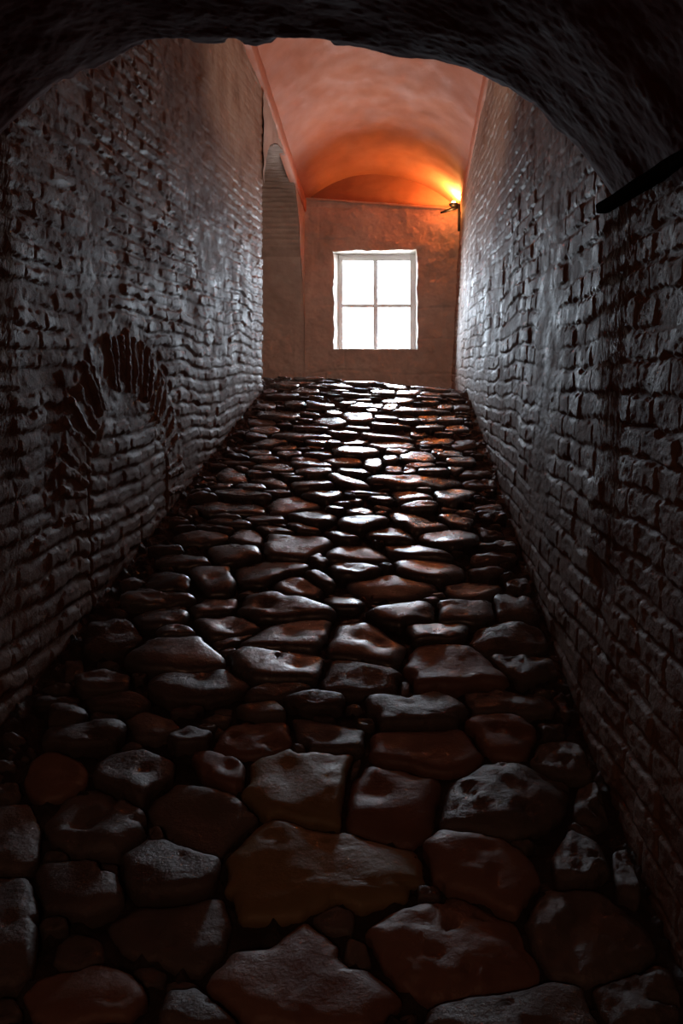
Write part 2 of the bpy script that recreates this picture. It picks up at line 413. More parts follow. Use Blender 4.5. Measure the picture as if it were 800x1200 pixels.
:-133,6205 -157,6115 -213,6095 -249,6156 -258,6308 -235,6404 -176,6426 -140,6359
:-18,6347 -40,6280 -88,6264 -117,6308 -122,6419 -101,6489 -50,6506 -21,6459
:263,6464 205,6379 86,6348 18,6394 10,6523 67,6612 191,6645 260,6597
:69,6598 32,6552 -50,6532 -97,6553 -103,6620 -66,6667 17,6689 65,6666
:342,6676 320,6612 278,6598 257,6640 258,6745 280,6811 323,6827 345,6782
:481,6592 434,6526 341,6502 291,6537 289,6638 335,6707 431,6733 482,6695
:567,6438 516,6383 416,6359 360,6384 359,6464 408,6520 511,6546 567,6519
:256,6283 210,6239 113,6217 57,6234 52,6295 97,6339 196,6362 252,6344
:-213,6053 -258,5996 -359,5972 -420,6000 -432,6085 -388,6144 -285,6169 -223,6140
:-485,6003 -531,5946 -640,5921 -706,5947 -723,6030 -678,6089 -567,6116 -499,6088
:375,6162 320,6102 205,6075 140,6103 135,6191 190,6253 308,6281 373,6251
:24,6103 -2,6057 -59,6042 -91,6069 -96,6141 -70,6189 -13,6205 20,6176
:465,6217 435,6169 376,6153 345,6181 346,6257 375,6306 435,6322 467,6293
:117,6127 95,6089 47,6076 20,6098 18,6156 40,6195 88,6208 115,6185
:522,8097 472,8027 371,7997 315,8029 313,8130 362,8202 466,8234 523,8200
:662,8121 621,8039 544,8012 504,8060 508,8188 548,8273 627,8301 668,8251
:-1139,7782 -1164,7692 -1243,7664 -1300,7716 -1329,7857 -1305,7951 -1224,7982 -1165,7926
:-1056,6745 -1080,6688 -1149,6667 -1196,6699 -1217,6787 -1193,6847 -1122,6868 -1074,6835
:438,7157 405,7109 338,7090 301,7115 300,7186 333,7235 401,7254 439,7229
:-563,6698 -596,6650 -677,6629 -727,6651 -739,6720 -706,6769 -624,6791 -574,6768
:231,7106 194,7049 117,7027 73,7057 70,7143 106,7202 185,7224 229,7193
:-512,7640 -540,7580 -609,7558 -652,7590 -664,7681 -637,7742 -566,7765 -522,7732
:-205,7763 -225,7704 -272,7687 -301,7723 -308,7818 -288,7878 -240,7896 -210,7858
"""
HAND = {
 'front': 'very broad ochre paving stone with a peaked far edge, largest in the foreground',
 'wedge': 'wedge-shaped smooth stone directly left of the very broad ochre foreground stone',
 'lowwedge': 'long blunt wedge stone below the smooth wedge left of the broad ochre one',
 'hollow': 'rounded stone with a dished hollow, toward the left wall in the foreground',
 'square': 'squarish ochre stone just behind the very broad ochre foreground stone',
 'finger': 'narrow finger-like stone lying slanted at the squarish ochre stone\'s left corner',
 'peak': 'pointed stone at the bottom edge of the picture, apex aimed at the window',
 'slab': 'long brown slab in mid ramp, behind the reddish block-shaped stone',
 'block': 'reddish block-shaped stone with rounded corners, right of the squarish ochre stone',
 'red': 'reddish scalloped stone right of the very broad ochre foreground stone',
 'pitted': 'broad dark pitted stone between the reddish block and the right wall',
 'corner': 'smooth stone with a lit square corner, nearest the right wall in the foreground',
 'ruddy': 'largest rough ruddy stone, just below the reddish scalloped stone',
 'bottomridge': 'ridged stone cut by the bottom edge of the picture, right of centre',
 'eye': 'elongated glossy stone with an eye-like pit at its left end',
 'split': 'glossy stone with a crack across its middle, below the stone with an eye-like pit',
 'loaf': 'smooth loaf-shaped stone lying mid ramp toward the left wall',
 'speck': 'speckled pitted stone left of and behind the squarish ochre stone',
 'brick': 'small neatly rectangular brick-like stone right of the ramp\'s middle',
 'dimple': 'glossy stone with a dimpled top, left of the big humped stone',
 'hump': 'big humped stone with a bright left edge, right of the ramp\'s middle',
 'flat': 'flat-topped stone with pale dry surface, in front of the big humped stone',
 'face': 'rounded stone with two pits like a face, right of the long brown slab',
 'trapeze': 'flat trapezoid stone catching grey light, left of the ramp\'s middle',
 'fang': 'dark stone with a sharp right edge, toward the left wall in mid ramp',
 'log': 'long log-like stone lying crosswise right of centre in the upper ramp',
 'blade': 'blade-shaped shiny stone slanting down to the right below the log-like stone',
 'glare': 'shiny lozenge stone with a bright far edge at the ramp\'s middle',
 'lens': 'big lens-shaped smooth stone in the centre, behind the small brick-like stone',
}
OCHRE = {'front', 'square'}
RED = {'red', 'block', 'slab', 'ruddy', 'face', 'peak', 'finger'}

NT = 128
TH = np.linspace(0, 2 * np.pi, NT, endpoint=False)
def radial(poly, c):
    p = np.asarray(poly) - c; q = np.roll(p, -1, 0); R = np.full(NT, .01)
    d = np.stack([np.cos(TH), np.sin(TH)], -1)
    for a, b in zip(p, q):
        e = b - a
        den = d[:, 0] * e[1] - d[:, 1] * e[0]
        den = np.where(abs(den) < 1e-9, 1e-9, den)
        t = (a[0] * e[1] - a[1] * e[0]) / den
        s = (a[0] * d[:, 1] - a[1] * d[:, 0]) / den
        ok = (t > 0) & (s >= -1e-6) & (s <= 1 + 1e-6)
        R = np.where(ok, np.maximum(R, t), R)
    for _ in range(2):
        R = .25 * np.roll(R, 1) + .5 * R + .25 * np.roll(R, -1)
    return R

class Stone: pass
stones = []
def add_stone(c, R, tag=''):
    s = Stone(); s.c = np.asarray(c, float); s.R = R; s.tag = tag; s.rm = R.max(); stones.append(s); return s
for ln in STONES.strip().split('\n'):
    tag, _, body = ln.partition(':')
    P = np.array([[float(v) / 1000 for v in q.split(',')] for q in body.split()])
    x, y = P[:, 0], P[:, 1]; x2, y2 = np.roll(x, -1), np.roll(y, -1); cr = x * y2 - x2 * y; A = cr.sum() / 2
    c = np.array([((x + x2) * cr).sum(), ((y + y2) * cr).sum()]) / (6 * A)
    add_stone(c, radial(P, c) * 1.07 + .004, tag)

def dist(s, X, Y):
    dx = X - s.c[0]; dy = Y - s.c[1]; r = np.hypot(dx, dy)
    a = (np.arctan2(dy, dx) / (2 * np.pi) * NT) % NT
    i = a.astype(int) % NT; f = a - np.floor(a)
    return r / (s.R[i] * (1 - f) + s.R[(i + 1) % NT] * f)

def edge_l(y): return float(xl(y, zf(-1.4, y))) + .045
def edge_r(y): return float(xr(y, zf(.7, y))) - .045

# where two outlines all but coincide keep the larger
for s in sorted(stones, key=lambda s: s.R.mean()):
    if s.tag: continue
    for o in stones:
        if o is not s and o.R.mean() >= s.R.mean() and dist(o, s.c[:1], s.c[1:])[0] < .72:
            stones.remove(s); break

# fill what is left with further stones, large ones first
rf = random.Random(3)
C16 = np.arange(16) * np.pi / 8
for rx_hi, tries in ((.21, 900), (.15, 1600), (.10, 2600), (.065, 3600), (.045, 3600)):
    for _ in range(tries):
        y = rf.uniform(1.55, 9.0); x = rf.uniform(edge_l(y), edge_r(y))
        if rx_hi < .08 and y > 7 and rf.random() < .4: continue
        rx = rx_hi * rf.uniform(.8, 1.1); ry = rx * rf.uniform(.4, .75); an = rf.uniform(-.3, .3)
        px = np.concatenate([[x], x + .92 * (rx * np.cos(C16) * math.cos(an) - ry * np.sin(C16) * math.sin(an))])
        py = np.concatenate([[y], y + .92 * (rx * np.cos(C16) * math.sin(an) + ry * np.sin(C16) * math.cos(an))])
        if px.min() < edge_l(y) or px.max() > edge_r(y): continue
        ok = True
        for s in stones:
            if (s.c[0] - x) ** 2 + (s.c[1] - y) ** 2 < (s.rm + rx) ** 2 and (dist(s, px, py) < 1.0).any():
                ok = False; break
        if not ok: continue
        nk = rf.choice((5, 6, 7)); a0 = rf.uniform(0, 6.28)
        pa = [a0 + (k + rf.uniform(-.3, .3)) * 2 * math.pi / nk for k in range(nk)]
        pl_ = np.array([(1.14 * rf.uniform(.9, 1.1) * (rx * math.cos(a) * math.cos(an) - ry * math.sin(a) * math.sin(an)), 1.14 * rf.uniform(.9, 1.1) * (rx * math.cos(a) * math.sin(an) + ry * math.sin(a) * math.cos(an))) for a in pa])
        R = radial(pl_, np.zeros(2))
        add_stone((x, y), R)

def stone_mesh(s, k):
    """(verts in world space, faces) of one worn paving stone"""
    y = s.c[1]
    px = s.rm * 1000 / y
    mm = int(np.clip(px * .17, 6, 26)); na = 8 * mm
    gi, gj = np.meshgrid(np.arange(-mm, mm + 1), np.arange(-mm, mm + 1), indexing='ij')
    A, Bq = gi / mm, gj / mm
    rho = np.maximum(abs(A), abs(Bq))
    with np.errstate(divide='ignore', invalid='ignore'):
        ph = np.where(abs(A) >= abs(Bq), np.pi / 4 * Bq / np.where(A == 0, 1, A) + np.where(A < 0, np.pi, 0), np.pi / 2 - np.pi / 4 * A / np.where(Bq == 0, 1, Bq) + np.where(Bq < 0, np.pi, 0))
    ph = ph % (2 * np.pi)
    th = np.linspace(0, 2 * np.pi, na, endpoint=False)
    R = np.interp(th, np.append(TH, 2 * np.pi), np.append(s.R, s.R[0]))
    ca, sa = np.cos(th), np.sin(th)
    q = np.linspace(.25, 1.06, 60)
    X = s.c[0] + np.outer(ca * R, q); Y = s.c[1] + np.outer(sa * R, q)
    ok = np.broadcast_to(q[None] <= 1.05, X.shape).copy()
    for o in stones:
        if o is s or np.hypot(*(o.c - s.c)) > o.rm + s.rm + .05: continue
        g = (.0085 - .004 * float(smooth(4.5, 7.5, y))) / max(.05, min(o.R.mean(), s.R.mean()))
        ok &= (q[None] + g < dist(o, X, Y))
    lim_l = np.array([edge_l(v) for v in (s.c[1] - s.rm, s.c[1] + s.rm)]).max() - .02; lim_r = np.array([edge_r(v) for v in (s.c[1] - s.rm, s.c[1] + s.rm)]).min() + .02
    ok &= (X > lim_l) & (X < lim_r)
    bad = (~ok); first = np.where(bad.any(1), bad.argmax(1), len(q) - 1)
    B = R * q[np.maximum(first - 1, 0)]
    B = np.minimum(B, .25 * np.roll(B, 1) + .5 * B + .25 * np.roll(B, -1) + .002)
    B = B * (1 - .035 * abs(fbm(ca * 3 + k, sa * 3 + .7 * k, 5, 3)))
    rough = s.rough
    far = float(smooth(4.5, 7.5, y)); tlt = float(smooth(2.8, 6, y))
    Hs = (.016 + .10 * min(.22, B.mean())) * s.hk * (1 - .55 * far)
    n = s.n
    RH = np.sin(rho * np.pi / 2) ** .9
    BB = np.interp(ph, np.append(th, 2 * np.pi), np.append(B, B[0]))
    XX = s.c[0] + RH * BB * np.cos(ph); YY = s.c[1] + RH * BB * np.sin(ph)
    prof = np.sqrt(np.clip(1 - RH ** n, 0, 1))
    def detail(x, y):
        h = .010 * fbm(x * 5, y * 5, 20, 2) + (.0025 + .010 * rough) * fbm(x * 15, y * 15, 24, 3) + (.0004 + .005 * rough) * fbm(x * 60, y * 60, 30, 3)
        h -= (.004 + .02 * rough) * smooth(.5, .8, vnoise(x * 22, y * 22, 35))
        for dx, dy, dr, dd in s.dents:
            h -= dd * np.exp(-((x - s.c[0] - dx) ** 2 + (y - s.c[1] - dy) ** 2) / dr ** 2)
        return h
    top = .012 + s.lift
    tilt = lambda x, y: s.tx * (x - s.c[0]) + s.ty * (y - s.c[1])
    H = top - Hs * (1 - prof) + (detail(XX, YY) * (1 - .35 * far) + tilt(XX, YY) - .07 * tlt * (YY - s.c[1])) * (.35 + .65 * prof)
    P = on_ramp(XX, YY, H)
    W = 2 * mm + 1
    loop = [(i, 0) for i in range(W - 1)] + [(W - 1, j) for j in range(W - 1)] + [(i, W - 1) for i in range(W - 1, 0, -1)] + [(0, j) for j in range(W - 1, 0, -1)]
    li = np.array([a * W + b for a, b in loop])
    lx_, ly_, lh = XX.ravel()[li], YY.ravel()[li], H.ravel()[li]
    low1 = on_ramp(s.c[0] + (lx_ - s.c[0]) * .985, s.c[1] + (ly_ - s.c[1]) * .985, np.minimum(lh - .015, -.045))
    low2 = on_ramp(s.c[0] + (lx_ - s.c[0]) * .9, s.c[1] + (ly_ - s.c[1]) * .9, np.full(len(li), -.12))
    n0_ = W * W; K = len(li)
    V = np.concatenate([P.reshape(-1, 3), low1, low2, [on_ramp(s.c[0], s.c[1], -.12)]])
    F = [tuple(f) for f in grid_faces(W, W)]
    for a in range(K):
        b = (a + 1) % K
        F.append((li[b], li[a], n0_ + a, n0_ + b)); F.append((n0_ + b, n0_ + a, n0_ + K + a, n0_ + K + b)); F.append((n0_ + K + b, n0_ + K + a, n0_ + 2 * K))
    return V, F

rs = random.Random(21)
for s in stones:
    wl, wr = s.c[0] - edge_l(s.c[1]), edge_r(s.c[1]) - s.c[0]
    w = min(wl, wr)
    s.rough = float(np.clip(1.25 - w / .30, 0, 1)) * rs.uniform(.6, 1)
    if s.tag in ('pitted', 'ruddy', 'speck', 'hollow'): s.rough = .45
    if s.tag in ('corner',): s.rough = .3
    s.n = rs.uniform(5, 10) + 4 * float(smooth(4.5, 7.5, s.c[1])) if s.rough < .4 else rs.uniform(3, 5)
    s.hk = rs.uniform(.85, 1.25); s.lift = rs.uniform(-.012, .014)
    s.tx = rs.uniform(-.07, .07); s.ty = rs.uniform(-.15, .03)
    r = s.R.mean()
    s.dents = []
    for _ in range(rs.choice((0, 0, 1, 1, 2, 3))):
        a = rs.uniform(0, 6.28); q = rs.uniform(.1, .75)
        s.dents.append((q * r * math.cos(a), q * r * math.sin(a), rs.uniform(.10, .3) * r, rs.uniform(.006, .016)))
    if s.tag == 'eye': s.dents = [(-.085, 0, .035, .035)]
    if s.tag == 'face': s.dents = [(-.02, .02, .025, .02), (.05, -.01, .025, .02)]
    if s.tag == 'hollow': s.dents = [(-.03, -.02, .05, .04)]
    if s.tag == 'front': s.dents = []; s.n = 6; s.ty = 0
    if s.tag == 'dimple': s.dents = [(-.02, .03, .05, .02), (.06, .0, .04, .018)]
    if s.tag == 'split': s.dents = [(0, .05, .008, .03), (0, .03, .008, .03), (0.003, .01, .008, .025), (.09, -.01, .03, .018)]
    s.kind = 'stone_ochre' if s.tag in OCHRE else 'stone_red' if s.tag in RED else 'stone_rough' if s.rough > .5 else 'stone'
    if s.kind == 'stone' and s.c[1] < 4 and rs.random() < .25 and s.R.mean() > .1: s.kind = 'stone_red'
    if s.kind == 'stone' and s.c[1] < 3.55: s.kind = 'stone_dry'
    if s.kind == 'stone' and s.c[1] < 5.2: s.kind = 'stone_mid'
    if s.R.mean() < .06 and s.c[1] < 4.5: s.lift -= .022
    s.area = s.R.mean() ** 2 / s.c[1] ** 3 if s.c[1] > 1.95 else 0

order = sorted(stones, key=lambda s: (-(s.tag != ''), -s.area))
solo, rest = order[:300], order[300:]

# rows up the ramp, for telling the stones apart
def ordinal(n):
    base = ['', 'first', 'second', 'third', 'fourth', 'fifth', 'sixth', 'seventh', 'eighth', 'ninth', 'tenth', 'eleventh', 'twelfth', 'thirteenth', 'fourteenth', 'fifteenth', 'sixteenth', 'seventeenth', 'eighteenth', 'nineteenth', 'twentieth']
    if n <= 20: return base[n]
    tens = {2: 'twenty', 3: 'thirty', 4: 'forty'}[n // 10]
    return tens + '-' + base[n % 10] if n % 10 else {3: 'thirtieth', 4: 'fortieth'}[n // 10]
rows = []; cur = []
for s in sorted(solo, key=lambda s: s.c[1]):
    if cur and s.c[1] - cur[0].c[1] > .27: rows.append(cur); cur = []
    cur.append(s)
rows.append(cur)
for ri, row in enumerate(rows):
    row.sort(key=lambda s: s.c[0])
    for i, s in enumerate(row):
        w = s.R.mean()
        size = 'large' if w > .19 else 'medium-sized' if w > .11 else 'small'
        col = {'stone': 'smooth grey-brown', 'stone_dry': 'dull brown', 'stone_mid': 'smooth brown', 'stone_red': 'smooth reddish', 'stone_ochre': 'smooth ochre', 'stone_rough': 'rough dark'}[s.kind]
        if i < len(row) / 2: place = ('nearest' if i == 0 else ordinal(i + 1) + ' from') + ' the left wall'
        else:
            j = len(row) - 1 - i
            place = ('nearest' if j == 0 else ordinal(j + 1) + ' from') + ' the right wall'
        if ri < (len(rows) + 1) // 2: rowtxt = ('lowest row' if ri == 0 else ordinal(ri + 1) + ' row') + ' from the bottom'
        else:
            j = len(rows) - 1 - ri
            rowtxt = ('topmost row' if j == 0 else ordinal(j + 1) + ' row') + ' below the window'
        s.label = f'{size} {col} stone {place}, {rowtxt}'
        if ri >= (len(rows) + 1) // 2 and len(rows) - 1 - ri == 0: s.label = f'{size} {col} stone {place}, topmost row at the crest'
        if s.tag in HAND: s.label = HAND[s.tag]
for k, s in enumerate(solo):
    V, F = stone_mesh(s, k)
    o0 = on_ramp(s.c[0], s.c[1], -.12)
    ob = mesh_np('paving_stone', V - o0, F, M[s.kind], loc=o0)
    thing(ob, s.label, 'paving stone', 'worn paving stones of the ramp')
V_, F_ = [], []; n0 = 0
for k, s in enumerate(rest):
    V, F = stone_mesh(s, k + 400)
    V_.append(V); F_ += [tuple(i + n0 for i in f) for f in F]; n0 += len(V)
if V_:
    ob = mesh_np('small_stones', np.concatenate(V_), F_, M['stone_rough'])
    ob['kind'] = 'stuff'; ob['label'] = 'small dark stones wedged between the large paving stones of the ramp'; ob['category'] = 'stones'

# the bed the stones sit in
gy = np.concatenate([np.linspace(-3.2, 1.4, 60), np.linspace(1.42, 9.0, 420), np.linspace(9.05, 12.4, 60)])
gx = np.linspace(-2.0, 1.2, 140)
GY, GX = np.meshgrid(gy, gx, indexing='ij')
hb = -.045 + .022 * smooth(4.5, 7.5, GY) + .010 * fbm(GX * 9, GY * 9, 40, 3) + .022 * smooth(.25, .6, vnoise(GX * 38, GY * 38, 44)) + .010 * smooth(.2, .6, vnoise(GX * 75, GY * 75, 45))
hb = np.where((GY > 9) | (GY < 1.4), -.02 + .03 * fbm(GX * 5, GY * 5, 41, 4), hb)
V = on_ramp(GX, GY, hb).reshape(-1, 3)
V2 = on_ramp(np.array([-4., -4, -1.9, -1.9]), np.array([8.2, 12.4, 12.4, 8.2]), np.array([-.03] * 4))
F = grid_faces(len(gy), len(gx), True)
F = np.concatenate([F, [[len(V), len(V) + 3, len(V) + 2, len(V) + 1]]])
structure(mesh_np('floor', np.concatenate([V, V2]), F, M['earth']), 'dark earth bed of the steep cobbled ramp, rising to the landing under the window')

ly = np.linspace(9.0, 12.3, 160); lx_ = np.linspace(-3.4, 1.15, 200)
LYg, LXg = np.meshgrid(ly, lx_, indexing='ij')
jx = LXg + .05 * vnoise(LXg * 4, LYg * 4, 46); jy = LYg + .05 * vnoise(LXg * 4, LYg * 4, 47)
rj = np.floor(jy / .3); cj = jx / .42 + hsh(rj, 5, 48); fj_, gj_ = jy / .3 - rj, cj - np.floor(cj)
hl = -.012 - .022 * np.exp(-(np.minimum(np.minimum(fj_, 1 - fj_) * .3, np.minimum(gj_, 1 - gj_) * .42) / .014) ** 2) + .006 * fbm(LXg * 5, LYg * 5, 49, 3)
structure(mesh_np('floor_landing', on_ramp(LXg, LYg, hl).reshape(-1, 3), grid_faces(len(ly), len(lx_), True), M['landing']), 'stone paved landing at the crest of the ramp under the window')  # pale paving added out of view to bounce window light onto vault and end wall

# ------------------------------------------------------------------ brick walls
SLOPE = .16
FAN_C = (4.6, -.02); FAN_R0, FAN_R1 = .60, .99
def fan_polar(y, z):
    dy = y - FAN_C[0]; dz = z - SLOPE * .45 * (y - FAN_C[0]) - FAN_C[1]
    return np.hypot(dy, dz), np.arctan2(dz, dy)

def brick_relief(y, z, ch, seed, lmin, lmax, fan=False, hk=.33):
    wy = y + .03 * vnoise(y * 3, z * 3, seed + 1) + .012 * vnoise(y * 14, z * 14, seed + 8)
    vv = z - SLOPE * y + .03 * fbm(y * 1.1, z * 1.1, seed + 2, 2) + .011 * vnoise(y * 7, z * 7, seed + 4) + .006 * vnoise(y * 21, z * 21, seed + 9)
    ci = np.floor(vv / ch); f = vv / ch - ci
    ln = lmin + (lmax - lmin) * hsh(ci, 3, seed)
    u = wy / ln + hsh(ci, 17, seed + 1) * 7; bi = np.floor(u); fu = u - bi
    rv = hsh(bi + 31 * ci, ci, seed + 3); rw = hsh(bi, ci * 7 + 3, seed + 5)
    half = ch * (hk + .08 * rw)
    dv = half - abs(f - .5) * ch                       # inside the brick height
    du = np.minimum(fu, 1 - fu) * ln - .006
    rag = .006 * fbm(y * 24, z * 45, seed + 6, 4)
    m = smooth(-.003, .006, dv + rag) * (.4 + .6 * smooth(-.002, .005, du + rag))
    h = m * (.008 + .014 * rv)
    gone = (hsh(bi + 5, ci + 11, seed + 7) < .07)
    h = np.where(gone, h * .15, h)
    hr = z - zf(0, y)
    sm = smooth(.15, .8, fbm(y * .9, z * .9, seed + 10, 3) + .55 * smooth(1.6, 3.0, hr) - .05)     # patches of mortar smeared over the courses
    hm = .010 + .003 * fbm(y * 9, z * 7, seed + 11, 3)
    h = h * (1 - .75 * sm) + hm * .75 * sm
    h = h + .009 * fbm(y * 2.2, z * 2.2, seed + 12, 3) + .0026 * fbm(y * 20, z * 40, seed + 14, 4) + .0014 * fbm(y * 80, z * 110, seed + 18, 2)
    h = .68 * h
    if fan:
        r, a = fan_polar(y, z)
        ring = smooth(FAN_R0 - .02, FAN_R0 + .01, r) * (1 - smooth(FAN_R1 - .01, FAN_R1 + .03, r)) * smooth(-.1, 0, a)
        h = h * (1 - ring) + ring * (.007 + .004 * fbm(y * 25, z * 25, seed + 20, 3))
        for ys in (FAN_C[0] - .60, FAN_C[0] + .60):    # seams of the walled-up doorway under the fan
            g = np.exp(-((y - ys - .01 * vnoise(z * 9, 0 * z, seed + 22)) / .009) ** 2) * (z < .28)
            h = h - .03 * g
    return h

def wall_mesh(name, side, ch, seed, lmin, lmax, y_end, fan):
    ys = np.concatenate([np.linspace(-3.2, 1.5, 50), 1.52 * np.exp(np.arange(0, math.log(y_end / 1.52), .0031)), [y_end]])
    nv = 470
    t = np.linspace(0, 1, nv)
    Yg, Tg = np.meshgrid(ys, t, indexing='ij')
    z0 = zf(-1.4 if side < 0 else .7, Yg) - .14
    z1 = np.where(Yg < 3.0, 1.95, 1.95 + (4.30 - 1.95) * np.clip((Yg - 3.0) / .35, 0, 1))
    Zg = z0 + (z1 - z0) * Tg
    h = brick_relief(Yg, Zg, ch, seed, lmin, lmax, fan, .31 if side < 0 else .37)
    X = (xl if side < 0 else xr)(Yg, Zg) - side * (h - .015)
    P = np.stack([X, Yg, Zg], -1)
    if side < 0:                                       # return of the wall end, round the corner into the side passage
        add = []
        for d in (.004, .012, .04, .1, .3, .8, 1.6, 2.6):
            q = P[-1].copy(); q[:, 0] = q[:, 0] - d; q[:, 1] = y_end + .012 * fbm(q[:, 0] * 20, q[:, 2] * 20, 50, 3) * min(1, d / .04) + .006 * min(1, d / .012); add.append(q)
        P = np.concatenate([P, np.stack(add)])
    return mesh_np(name, P.reshape(-1, 3), grid_faces(len(P), nv, side > 0), M['brick'])

WL = structure(wall_mesh('wall_left', -1, .088, 2, .20, .36, 8.4, True), 'old brick left wall of the ramp, with a fan of radial bricks set into it')
WR = structure(wall_mesh('wall_right', 1, .105, 27, .19, .34, 12.25, False), 'old brick right wall of the ramp, up to the wall lamp')

# the fan: a ring of brick-on-edge voussoirs over a walled-up doorway
V_, F_ = [], []; n0 = 0
rb = random.Random(4)
NB = 27
for k in range(NB):
    a = math.radians(4 + (179 - 4) * k / (NB - 1)) + rb.uniform(-.02, .02)
    if k in (17,): continue
    hw = math.radians(175) / NB * .5 * rb.uniform(.6, .8)
    r0 = FAN_R0 + rb.uniform(.0, .05); r1 = FAN_R1 - rb.uniform(.0, .06)
    hh = rb.uniform(.014, .022); nr, nt = 80, 15
    rr, tt = np.meshgrid(np.linspace(0, 1, nr), np.linspace(-1, 1, nt), indexing='ij')
    r = r0 + (r1 - r0) * rr
    ang = a + tt * hw * (.8 + .2 * FAN_R0 / r) + .015 * vnoise(r * 9 + k, 0 * r, 51)
    dy = r * np.cos(ang); dz = r * np.sin(ang)
    Y = FAN_C[0] + dy; Z = FAN_C[1] + dz + SLOPE * .45 * dy
    pr = np.clip(1 - abs(tt) ** 3, 0, 1) ** .6 * np.clip(np.minimum(rr, 1 - rr) * 14, 0, 1) ** .5
    h = -.02 + pr * (hh + .02) + pr * (.008 * fbm(Y * 11, Z * 11, 57, 2) + .0035 * fbm(Y * 22, Z * 40, 52 + k % 5, 4) + .0016 * fbm(Y * 80, Z * 110, 58, 2) + rb.uniform(-.08, .12) * tt * hw * r)
    X = xl(Y, Z) + h - .015
    V_.append(np.stack([X, Y, Z], -1).reshape(-1, 3)); F_.append(grid_faces(nr, nt, False, n0)); n0 += nr * nt
fan = mesh_np('brick_fan', np.concatenate(V_), np.concatenate(F_), M['brick'], WL)
fan['label'] = 'fan of radial bricks over a walled-up doorway'

# ------------------------------------------------------------------ near vault, low and sooty, ending in a ragged arch
D = 12.0
ARCH_Y = 3.27
AP = [(-30, 215), (-10, 178), (5, 160), (40, 125), (80, 97), (120, 76), (160, 63), (220, 57), (300, 55), (380, 57), (440, 62), (500, 71), (560, 92), (600, 113), (640, 146), (680, 186), (710, 225), (726, 250), (740, 275)]
ap = np.array([((px - 468) * ARCH_Y / 1000, (590 - py) * ARCH_Y / 1000) for px, py in AP])
seg = np.concatenate([[0], np.cumsum(np.hypot(*np.diff(ap, axis=0).T))])
def cr_interp(x, xp, fp):
    m = np.gradient(fp, xp); i = np.clip(np.searchsorted(xp, x) - 1, 0, len(xp) - 2); h = xp[i + 1] - xp[i]; t = (x - xp[i]) / h
    return (2 * t**3 - 3 * t**2 + 1) * fp[i] + (t**3 - 2 * t**2 + t) * h * m[i] + (-2 * t**3 + 3 * t**2) * fp[i + 1] + (t**3 - t**2) * h * m[i + 1]
ns = 420
sv = np.linspace(0, seg[-1], ns); ax, az = cr_interp(sv, seg, ap[:, 0]), cr_interp(sv, seg, ap[:, 1])
nx_ = -np.gradient(az, sv); nz_ = np.gradient(ax, sv)       # outward (up) normal
yy = np.concatenate([np.linspace(-3.2, .2, 30), np.linspace(.22, ARCH_Y, 300)])
SV, YY = np.meshgrid(sv, yy, indexing='ij')
hh = .014 * fbm(SV * 2, YY * 2, 60, 2) + .0025 * fbm(SV * 12, YY * 12, 61, 3) + .001 * fbm(SV * 50, YY * 50, 62, 2)
edge = smooth(ARCH_Y - .09, ARCH_Y, YY)
chip = smooth(.05, .6, fbm(sv * 5.5, 0 * sv, 63, 3))[:, None]
hh = hh + edge * (.012 + .045 * chip * np.clip(np.sin(sv * 1.3), 0, 1)[:, None]) * .8
dz = -.17 * (ARCH_Y - YY)
yedge = .02 * fbm(SV * 6, 0 * SV, 64, 3) * edge
P = np.stack([ax[:, None] + nx_[:, None] * hh, YY + yedge, az[:, None] + nz_[:, None] * hh + dz], -1)
# far face of the near vault, up to the high vault
up = []
for q in (.02, .06, .15, .35, .7, 1.0):
    e = P[:, -1].copy(); e[:, 1] = ARCH_Y + .015 + .01 * fbm(sv * 8, 0 * sv + q * 30, 65, 3)
    e[:, 2] = e[:, 2] + (4.95 - e[:, 2]) * q; up.append(e)
P = np.concatenate([P, np.stack(up, 1)], 1)
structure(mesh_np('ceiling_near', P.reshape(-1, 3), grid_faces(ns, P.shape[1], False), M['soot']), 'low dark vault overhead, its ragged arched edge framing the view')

# ------------------------------------------------------------------ high plastered vault
XL0, XR0 = -1.34, .86
def vz(x, y):
    t = (x - XL0) / (XR0 - XL0)
    zl = 4.235 + .008 * (y - 8); zr = 4.26 - .035 * (y - 8.7)
    zr = np.where(y < 8.7, 4.26, zr)
    zb = zl * (1 - t) + zr * t
    w = 1.1; rise = .46; rad = (w * w + rise * rise) / (2 * rise)
    xx = (t - .5) * 2 * w
    return zb + np.sqrt(np.maximum(rad * rad - xx * xx, 0)) - (rad - rise)
xs = np.concatenate([[XL0 - .02, XL0 - .005, XL0], np.linspace(XL0, XR0, 90)[1:-1], [XR0, XR0 + .005, XR0 + .02]])
yv = np.linspace(3.28, 12.16, 220)
XX, YY = np.meshgrid(xs, yv, indexing='ij')
ZZ = vz(np.clip(XX, XL0, XR0), YY) + .012 * fbm(XX * 2, YY * 2, 66, 3) * smooth(0, .2, np.minimum(XX - XL0, XR0 - XX))
structure(mesh_np('ceiling', np.stack([XX, YY, ZZ], -1).reshape(-1, 3), grid_faces(len(xs), len(yv), True), M['plaster']), 'terracotta plastered barrel vault over the top of the ramp')

